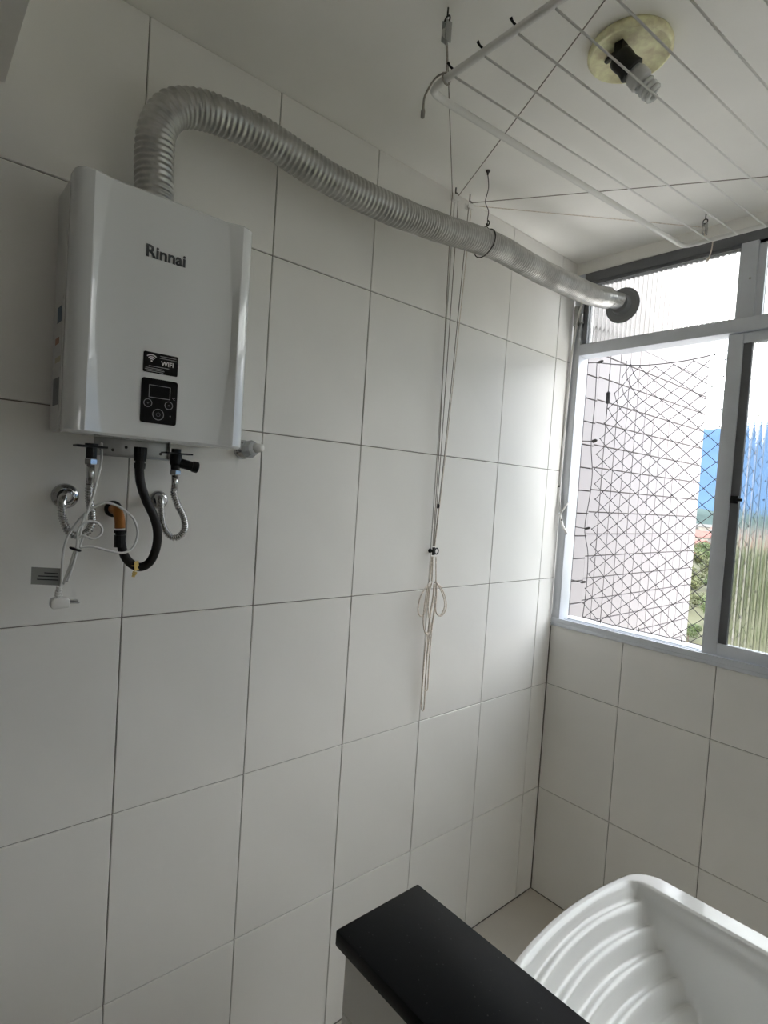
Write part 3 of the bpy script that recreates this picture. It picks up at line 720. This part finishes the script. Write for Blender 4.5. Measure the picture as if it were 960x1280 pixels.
# ------------------------------------------------------------------ ceiling lamp
LC = Vector((.676, -.945, ZC))
t = thing('ceiling_lamp', LC, 'bare compact bulb in a black socket on a tarnished brass ceiling plate', 'ceiling lamp')
obj('ceiling_plate', MB().lathe(LC, (0,0,-1), [(0,.083),(.008,.086),(.016,.086),(.020,.083),(.0205,.079),(.015,.074),(.014,.03),(.013,.004)], 48), LAMPB, t).data.shade_smooth()
b0 = wpt(775, 72, 2, 2.610); b1 = wpt(803, 103, 2, 2.555); ax = (b1-b0).normalized(); L = (b1-b0).length
k = MB(); k.lathe(b0-ax*.006, ax, [(0,.014),(.003,.023),(.012,.024),(.030,.0225),(.045,.0255),(.048,.023)], 24)
so = obj('socket', k, BLKPL, t); so.data.shade_smooth()
k = MB(); k.tube([LC+Vector((-.045,-.012,-.012)), b0+Vector((-.010,0,.012)), b0+ax*.01], .007, 8); k.box((b0.x-.008, b0.y-.012, 2.600), (b0.x+.010, b0.y+.012, 2.640))
obj('socket_arm', k, BLKPL, so)
k = MB(); k.lathe(b0+ax*.040, ax, [(0,.017),(.012,.0225),(.030,.0235),(.034,.021)], 24)
bb = obj('bulb_base', k, BULBP, t); bb.data.shade_smooth()
u = ax.orthogonal().normalized(); v = ax.cross(u)
k = MB(); hel = []
for i in range(120):
    s = i/119; an = s*2*PI*3.4; hel.append(b0+ax*(.076+.036*s)+(.0150*(1-.25*max(0, s-.8)/.2))*(math.cos(an)*u+math.sin(an)*v))
k.tube(hel, .0052, 8)
obj('bulb_tube', k, BULBG, t, smooth=True)

# ------------------------------------------------------------------ laundry sink
ZS = .85
XL0 = .757
def bow(y): return .5*(y+1.09)**2
def outl(n):
    """outer rim outline: rounded rectangle, left side bowed, the two corners at the half wall square"""
    xr, y0, y1, r, rn = 1.40, -1.309, -.818, .052, .006
    xl = XL0; o = []
    def seg(a, b, m):
        for i in range(m): o.append(Vector((a[0]+(b[0]-a[0])*i/m, a[1]+(b[1]-a[1])*i/m, 0)))
    def arc(cx, cy, r, a0, a1, m):
        for i in range(m): a = math.radians(a0+(a1-a0)*i/m); o.append(Vector((cx+r*math.cos(a), cy+r*math.sin(a), 0)))
    m = n//4
    arc(xl+r, y1-r, r, 90, 180, m//4); seg((xl, y1-r), (xl, y0+rn), m); arc(xl+rn, y0+rn, rn, 180, 270, 6)
    seg((xl+rn, y0), (xr-rn, y0), m); arc(xr-rn, y0+rn, rn, 270, 360, 6); seg((xr, y0+rn), (xr, y1-r), m); arc(xr-r, y1-r, r, 0, 90, m//4); seg((xr-r, y1), (xl+r, y1), m)
    for p in o: p.x += bow(p.y)*max(0, 1-(p.x-xl)/.3)
    return o
def sstep(a, b, x): t_ = min(1, max(0, (x-a)/(b-a))); return t_*t_*(3-2*t_)
def smax(a, b, k_=.012):
    h = max(0, k_-abs(a-b))/k_; return max(a, b)+h*h*k_*.25
def basin(x, y):
    xl = XL0+bow(y)*max(0, 1-(x-XL0)/.3)
    xs = x-xl-.015                           # distance inside the left rim
    yf = -.866-y; yn = y+1.285; xr = 1.36-x
    # rounded inner corner
    def ins(a, b, r=.035):
        if a < r and b < r: return r-math.hypot(r-a, r-b)
        return min(a, b)
    d = min(ins(xs, yf), ins(xs, yn), ins(xr, yf), ins(xr, yn))
    if d <= 0: return ZS - .0025*sstep(-.006, 0, d)
    fade = sstep(.0, .022, yf)*sstep(0, .02, yn)
    xw = x-XL0-.015-1.25*bow(y)
    wb = ZS-.012*sstep(0, .007, xs) - .86*max(0, xs-.006) + .0072*math.cos(2*PI*(xw-.026)/.0335)*fade*sstep(.004, .018, xs)*(1-sstep(.185, .20, xs))
    fl_ = ZS-.30
    wf = ZS-.31*sstep(0, .10, yf)-.02*sstep(0, .01, yf); wn = ZS-.31*sstep(0, .09, yn); wr = ZS-.31*sstep(0, .09, xr)
    wl_ = wb
    z = smax(smax(wf, wn), smax(wr, fl_)); return min(ZS-.0025, smax(z, wl_, .03))
O = outl(360); nO = len(O); cc = Vector((1.06, -1.055, 0)); mb = MB(); vs = []; NR = 96
for i in range(NR+1):
    s = (i/NR)**.8
    for p in O:
        q = cc+(p-cc)*max(s, .002); vs.append((q.x, q.y, basin(q.x, q.y)))
fs = [(i*nO+k_, i*nO+(k_+1) % nO, (i+1)*nO+(k_+1) % nO, (i+1)*nO+k_) for i in range(NR) for k_ in range(nO)]
base = NR*nO
for sc, z in ((1.004, ZS-.002), (1.007, ZS-.008), (1.007, ZS-.034), (.995, ZS-.036), (.985, ZS-.036), (.93, ZS-.12), (.86, ZS-.26), (.70, ZS-.34)):
    o0 = len(vs)
    for p in O: q = cc+(p-cc)*sc; vs.append((q.x, q.y, z))
    fs += [(base+k_, base+(k_+1) % nO, o0+(k_+1) % nO, o0+k_) for k_ in range(nO)]; base = o0
fs.append(tuple(base+k_ for k_ in range(nO)))
mb.add(vs, fs)
t = thing('laundry_sink', (1.06, -1.055, 0), 'glossy white laundry sink with ribbed washboard side beside the black slab', 'sink')
bs = obj('basin', mb, SINKW, t, smooth=True, solid=False)
obj('drain', MB().lathe((1.10, -1.06, .5535), (0,0,1), [(0,.026),(.002,.026),(.004,.022),(.003,.010)], 20), CHROME, t)
obj('pedestal', MB().lathe((1.06, -1.055, 0), (0,0,1), [(0,.15),(.03,.15),(.06,.12),(.40,.11),(.50,.16),(.512,.16)], 28), SINKW, t).data.shade_smooth()

# ------------------------------------------------------------------ safety net in the window opening
t = thing('safety_net', (.30, .118, 1.172), 'grey diamond-mesh safety net stretched across the open window bay', 'safety net')
NX0, NX1, NZ0, NZ1, NY = .085, .66, 1.180, 2.275, .118
PW, PH = .0710, .0634
def slack(u_, v_):
    """net coordinates -> sagging position"""
    lx = .012*math.sin(v_*9.0)+.010*math.sin(v_*23+1)
    wx = max(0, 1-(u_-NX0)/.20)
    pull = max(0, (v_-1.90)/.35)
    x = u_+wx*(lx*.5+.085*pull*wx)+.003*noise.noise(Vector((u_*18, v_*18, 0)))
    top = max(0, (v_-2.0)/.275)
    z = v_-.045*top*math.sin(PI*min(1, max(0, (u_-.06)/.56)))*(1 if u_ < .62 else 0)+.003*noise.noise(Vector((u_*18, v_*18, 5)))
    return Vector((x, NY+.004*noise.noise(Vector((u_*6, v_*6, 9))), z))
k = MB(); kk = MB()
h, hz = PW/2, PH/2
nu = int((NX1-NX0)/h)+1; nv = int((NZ1-NZ0)/hz)+1
for sgn in (1, -1):
    for i in range(-nv, nu+1):
        if sgn > 0 and i % 2: continue
        if sgn < 0 and (i+nv) % 2: continue
        pts = []
        for j in range(nv+1):
            ii = i+j if sgn > 0 else i+nv-j
            u_ = NX0+ii*h; v_ = NZ0+j*hz
            if 0 <= ii <= nu and v_ <= NZ1+1e-6: pts.append(slack(u_, v_))
        if len(pts) > 1: k.tube(pts, .00125, 5)
for i in range(nu+1):
    for j in range(nv+1):
        if (i+j) % 2 == 0 and NZ0+j*hz <= NZ1:
            p = slack(NX0+i*h, NZ0+j*hz); kk.lathe(p-Vector((0,0,.0026)), (0,0,1), [(0,.0014),(.0014,.0030),(.0038,.0030),(.0052,.0014)], 5)
obj('net_mesh', k, NETM, t); obj('net_knots', kk, NETM, t)['kind'] = 'stuff'
k = MB(); k.tube(catmull([(.055, .112, 2.262), (.16, .114, 2.240), (.28, .115, 2.225), (.42, .115, 2.225), (.55, .114, 2.240), (.64, .113, 2.258), (.72, .112, 2.27)], 8), .0019, 6)
k.tube(catmull([(.055, .112, 2.262), (.060, .112, 2.10), (.057, .112, 1.93), (.072, .113, 1.80), (.070, .113, 1.70), (.058, .113, 1.56), (.082, .113, 1.45), (.086, .113, 1.30), (.080, .113, 1.185)], 8), .0017, 6)
k.tube(catmull([(.080, .113, 1.185), (.2, .114, 1.178), (.4, .114, 1.180), (.72, .113, 1.178)], 8), .0017, 6)
obj('border_cord', k, NETM, t, smooth=True)
for z, r_ in ((2.262, .006), (1.93, .0075), (1.56, .005), (1.33, .005)):
    k = MB(); k.tube([(-.001, .110, z+.004), (.03, .111, z+.002), (.062, .112, z)], .0018, 6); k.lathe((.058, .112, z-.002), (1,.1,.3), [(0,.002),(.006,r_),(.020,r_),(.026,.002)], 8)
    obj('net_hook', k, WIRE, t)
for x_ in (.16, .32, .48, .60): obj('net_hook', MB().tube([(x_, .113, 1.173), (x_+.003, .113, 1.186), (x_-.002, .114, 1.192)], .0015, 6), WIRE, t)
k = MB(); k.lathe((.115, .116, 2.085), (0,0,1), [(0,.004),(.004,.0085),(.045,.0085),(.05,.004)], 8); k.tube([(.112, .117, 2.21), (.1145, .117, 2.13), (.115, .117, 2.08), (.112, .117, 1.99)], .0012, 5)
obj('net_tensioner', k, NETM, t)

# ------------------------------------------------------------------ outside: wing of the building, land, houses, trees, mountain
wing = struct('wall_outside', MB().box((-.5, .13, -9.), (-.005, 1.46, 5.5)), WINGG, origin=(-.005, .13, 1.0))
rows_z = [.63+.1*i for i in range(-2, 19)]
ycols = [.130, .232] + [.232+.0946*i for i in range(1, 14)]
for i in range(len(ycols)-1):
    for j in range(len(rows_z)-1):
        a = (Vector((0.004 if i == 0 else 0, 0, -.008 if i == 0 else 0)), Y, Z, X)
        tile_piece(CACHE, wing, a, ycols[i], ycols[i+1], rows_z[j], rows_z[j+1], WINGT, t=.009 if i == 0 else .005, bev=.001, g=.0026, name='tile')
for z0, z1, nm in ((-9, .43, 'lower_facing'), (2.43, 5.5, 'upper_facing')):
    obj(nm, MB().box((-.0051, .13, z0), (0, 1.46, z1)), WINGT, wing)
def az(a, d, z): a = math.radians(a); return Vector((CAM.x+d*math.sin(a), CAM.y+d*math.cos(a), z))
ZG = -12.
k = MB(); rws = []
for i in range(30):
    y = 12+ (i/29)**2*1500
    rws.append([Vector((-900+1800*j/40, y, ZG+2.2*noise.noise(Vector(((-900+1800*j/40)*.012, y*.012, 0)))*min(1, i/6))) for j in range(41)])
struct('ground', k.grid(rws), GRASS, origin=(0, 60, ZG), solid=False)
def ridge(name, d0, d1, hfun, m, label, cat, amp, fr_):
    rws = []
    for j in range(14):
        t_ = j/13; d = d0+(d1-d0)*t_; row = []
        for i in range(121):
            a = -60+120*i/120; p = az(a, d, 0)
            hgt = hfun(a)*sstep(0, 1, t_)
            nz = amp*noise.fractal(Vector((p.x*fr_, p.y*fr_, 1.3)), 1., 2., 4)*sstep(0, .4, t_)
            row.append(Vector((p.x, p.y, ZG-2+hgt+nz)))
        rws.append(row)
    mb_ = MB().grid(rws); n = 121
    back = [Vector((p.x, p.y+40, ZG-5)) for p in rws[-1]]; mb_.grid([rws[-1], back])
    return tag(obj(name, mb_, m, smooth=True, solid=False), label, cat)
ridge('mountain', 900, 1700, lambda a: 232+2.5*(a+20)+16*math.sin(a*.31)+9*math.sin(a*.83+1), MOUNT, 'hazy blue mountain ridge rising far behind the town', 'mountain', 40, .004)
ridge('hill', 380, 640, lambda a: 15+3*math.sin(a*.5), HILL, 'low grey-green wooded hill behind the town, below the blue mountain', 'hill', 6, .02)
random.seed(21)
def house(i, a, d, w_, dp, hh, wm, rm, label, grp=None):
    c0 = az(a, d, ZG-.5); t = thing('house', c0, label, 'house', grp)
    th = math.radians(random.uniform(-35, 35)); u = Vector((math.cos(th), math.sin(th), 0)); v = Vector((-math.sin(th), math.cos(th), 0))
    obj('walls', MB().obox(c0+Z*(hh/2), u*w_/2, v*dp/2, Z*hh/2), wm, t)
    k = MB(); o_ = .4; e0 = c0+Z*hh
    P = [e0-u*(w_/2+o_)-v*(dp/2+o_), e0+u*(w_/2+o_)-v*(dp/2+o_), e0+u*(w_/2+o_)+v*(dp/2+o_), e0-u*(w_/2+o_)+v*(dp/2+o_), e0-u*(w_/2+o_)+Z*dp*.28, e0+u*(w_/2+o_)+Z*dp*.28]
    k.add(P, [(0,1,5,4),(2,3,4,5),(0,4,3),(1,2,5),(0,3,2,1)])
    obj('roof', k, rm, t)
    for s_ in (-.28, .28): obj('window', MB().obox(c0+u*w_*s_-v*dp/2+Z*hh*.55, u*.7, v*.06, Z*.7), STK_G, t)
house(0, -20.0, 200, 4.6, 4.5, 4.2, ROOFR, ROOFR, 'small brick-red house at the edge of the town seen through the net')
sp = []
placed = [(az(-20.0, 200, 0), 6)]
def free(p, r):
    if any((p-q).length < r+rq for q, rq in placed): return False
    placed.append((p, r)); return True
n_h = tries = 0
while n_h < 34 and tries < 4000:
    tries += 1
    a = random.uniform(-21.5, -17) if tries % 2 else random.uniform(-25, 16); d = random.uniform(215, 400)
    if not free(az(a, d, 0), 8.5): continue
    house(n_h, a, d, random.uniform(6, 10), random.uniform(5, 8), random.uniform(3, 5.5), random.choice((HOUSEW, HOUSEW, HOUSEP)), random.choice((ROOFR, ROOFG, ROOFG)), 'pale low house scattered among the greenery of the distant town', 'houses of the distant town'); n_h += 1
# trees: two crown shapes shared by all
def crown(seed, n, sz):
    rnd = random.Random(seed); mb_ = MB()
    cl = [(Vector((rnd.uniform(-1,1)*2.0, rnd.uniform(-1,1)*2.0, 3.2+rnd.uniform(-1,1.6))), rnd.uniform(1.0, 1.7)) for _ in range(8)]
    for _ in range(n):
        c0, r_ = rnd.choice(cl); d = Vector((rnd.gauss(0,1), rnd.gauss(0,1), rnd.gauss(0,1))).normalized()
        p = c0+d*r_*rnd.uniform(.75, 1.05); a = Vector((rnd.gauss(0,1), rnd.gauss(0,1), rnd.gauss(0,1))).normalized(); b = d.cross(a)
        b = b.normalized() if b.length > .01 else d.orthogonal(); a = b.cross(d+a*.6).normalized(); s_ = sz*rnd.uniform(.6, 1.3)
        mb_.add([p-a*s_, p-b*s_*.6, p+a*s_, p+b*s_*.6], [(0,1,2,3)])
    return mb_
CR = []
for sd, m in ((1, LEAFA), (2, LEAFB), (3, LEAFA)):
    mb_ = crown(sd, 3600, .16); me = bpy.data.meshes.new('crown'); me.from_pydata(mb_.v, [], mb_.f); me.update(); me.materials.append(m); CR.append(me)
tm = MB().tube([(0,0,-.6), (.1,0,1.2), (0,.1,2.8)], .2, 7, rad=lambda i, a: (.24, .17, .08)[i]); tme = bpy.data.meshes.new('trunk'); tme.from_pydata(tm.v, [], tm.f); tme.update(); tme.materials.append(TRUNK)
spots = []; tries = 0
while len(spots) < 60 and tries < 6000:
    tries += 1
    a = random.uniform(-22.5, -15.5) if tries % 3 else random.uniform(-24, 14); d = random.uniform(76, 185)
    if free(az(a, d, 0), 3.9): spots.append((a, d))
for i, (a, d) in enumerate(spots):
    o = bpy.data.objects.new('tree', None); COL.objects.link(o); o.location = az(a, d, ZG); o.empty_display_size = 1
    sc = random.uniform(.75, 1.1)*(1 if d > 90 else .8); o.scale = (sc, sc, sc*random.uniform(.8, 1.1)); o.rotation_euler = (0, 0, random.uniform(0, 6))
    lush = i % 3 != 1
    tag(o, 'dark green bushy tree on the slope below the window' if lush else 'olive loose-crowned tree on the slope below the window', 'tree', 'green trees below the window' if lush else 'olive trees below the window')
    for nm, me in (('crown', CR[i % 3]), ('trunk', tme)):
        c = bpy.data.objects.new(nm, me); COL.objects.link(c); c.parent = o
n_s = tries = 0
while n_s < 60 and tries < 6000:
    tries += 1
    a = random.uniform(-21.5, -15.5) if tries % 3 else random.uniform(-22, 10); d = random.uniform(66, 135)
    if not free(az(a, d, 0), 1.75): continue
    o = bpy.data.objects.new('shrub', None); COL.objects.link(o); o.location = az(a, d, ZG); o.empty_display_size = 1
    sc = random.uniform(.38, .52); o.scale = (sc, sc, sc*.8); o.rotation_euler = (0, 0, random.uniform(0, 6))
    tag(o, 'small round green shrub on the grass below the window', 'shrub', 'shrubs on the grass below the window')
    for nm, me in (('crown', CR[n_s % 3]), ('trunk', tme)):
        c = bpy.data.objects.new(nm, me); COL.objects.link(c); c.parent = o
    n_s += 1
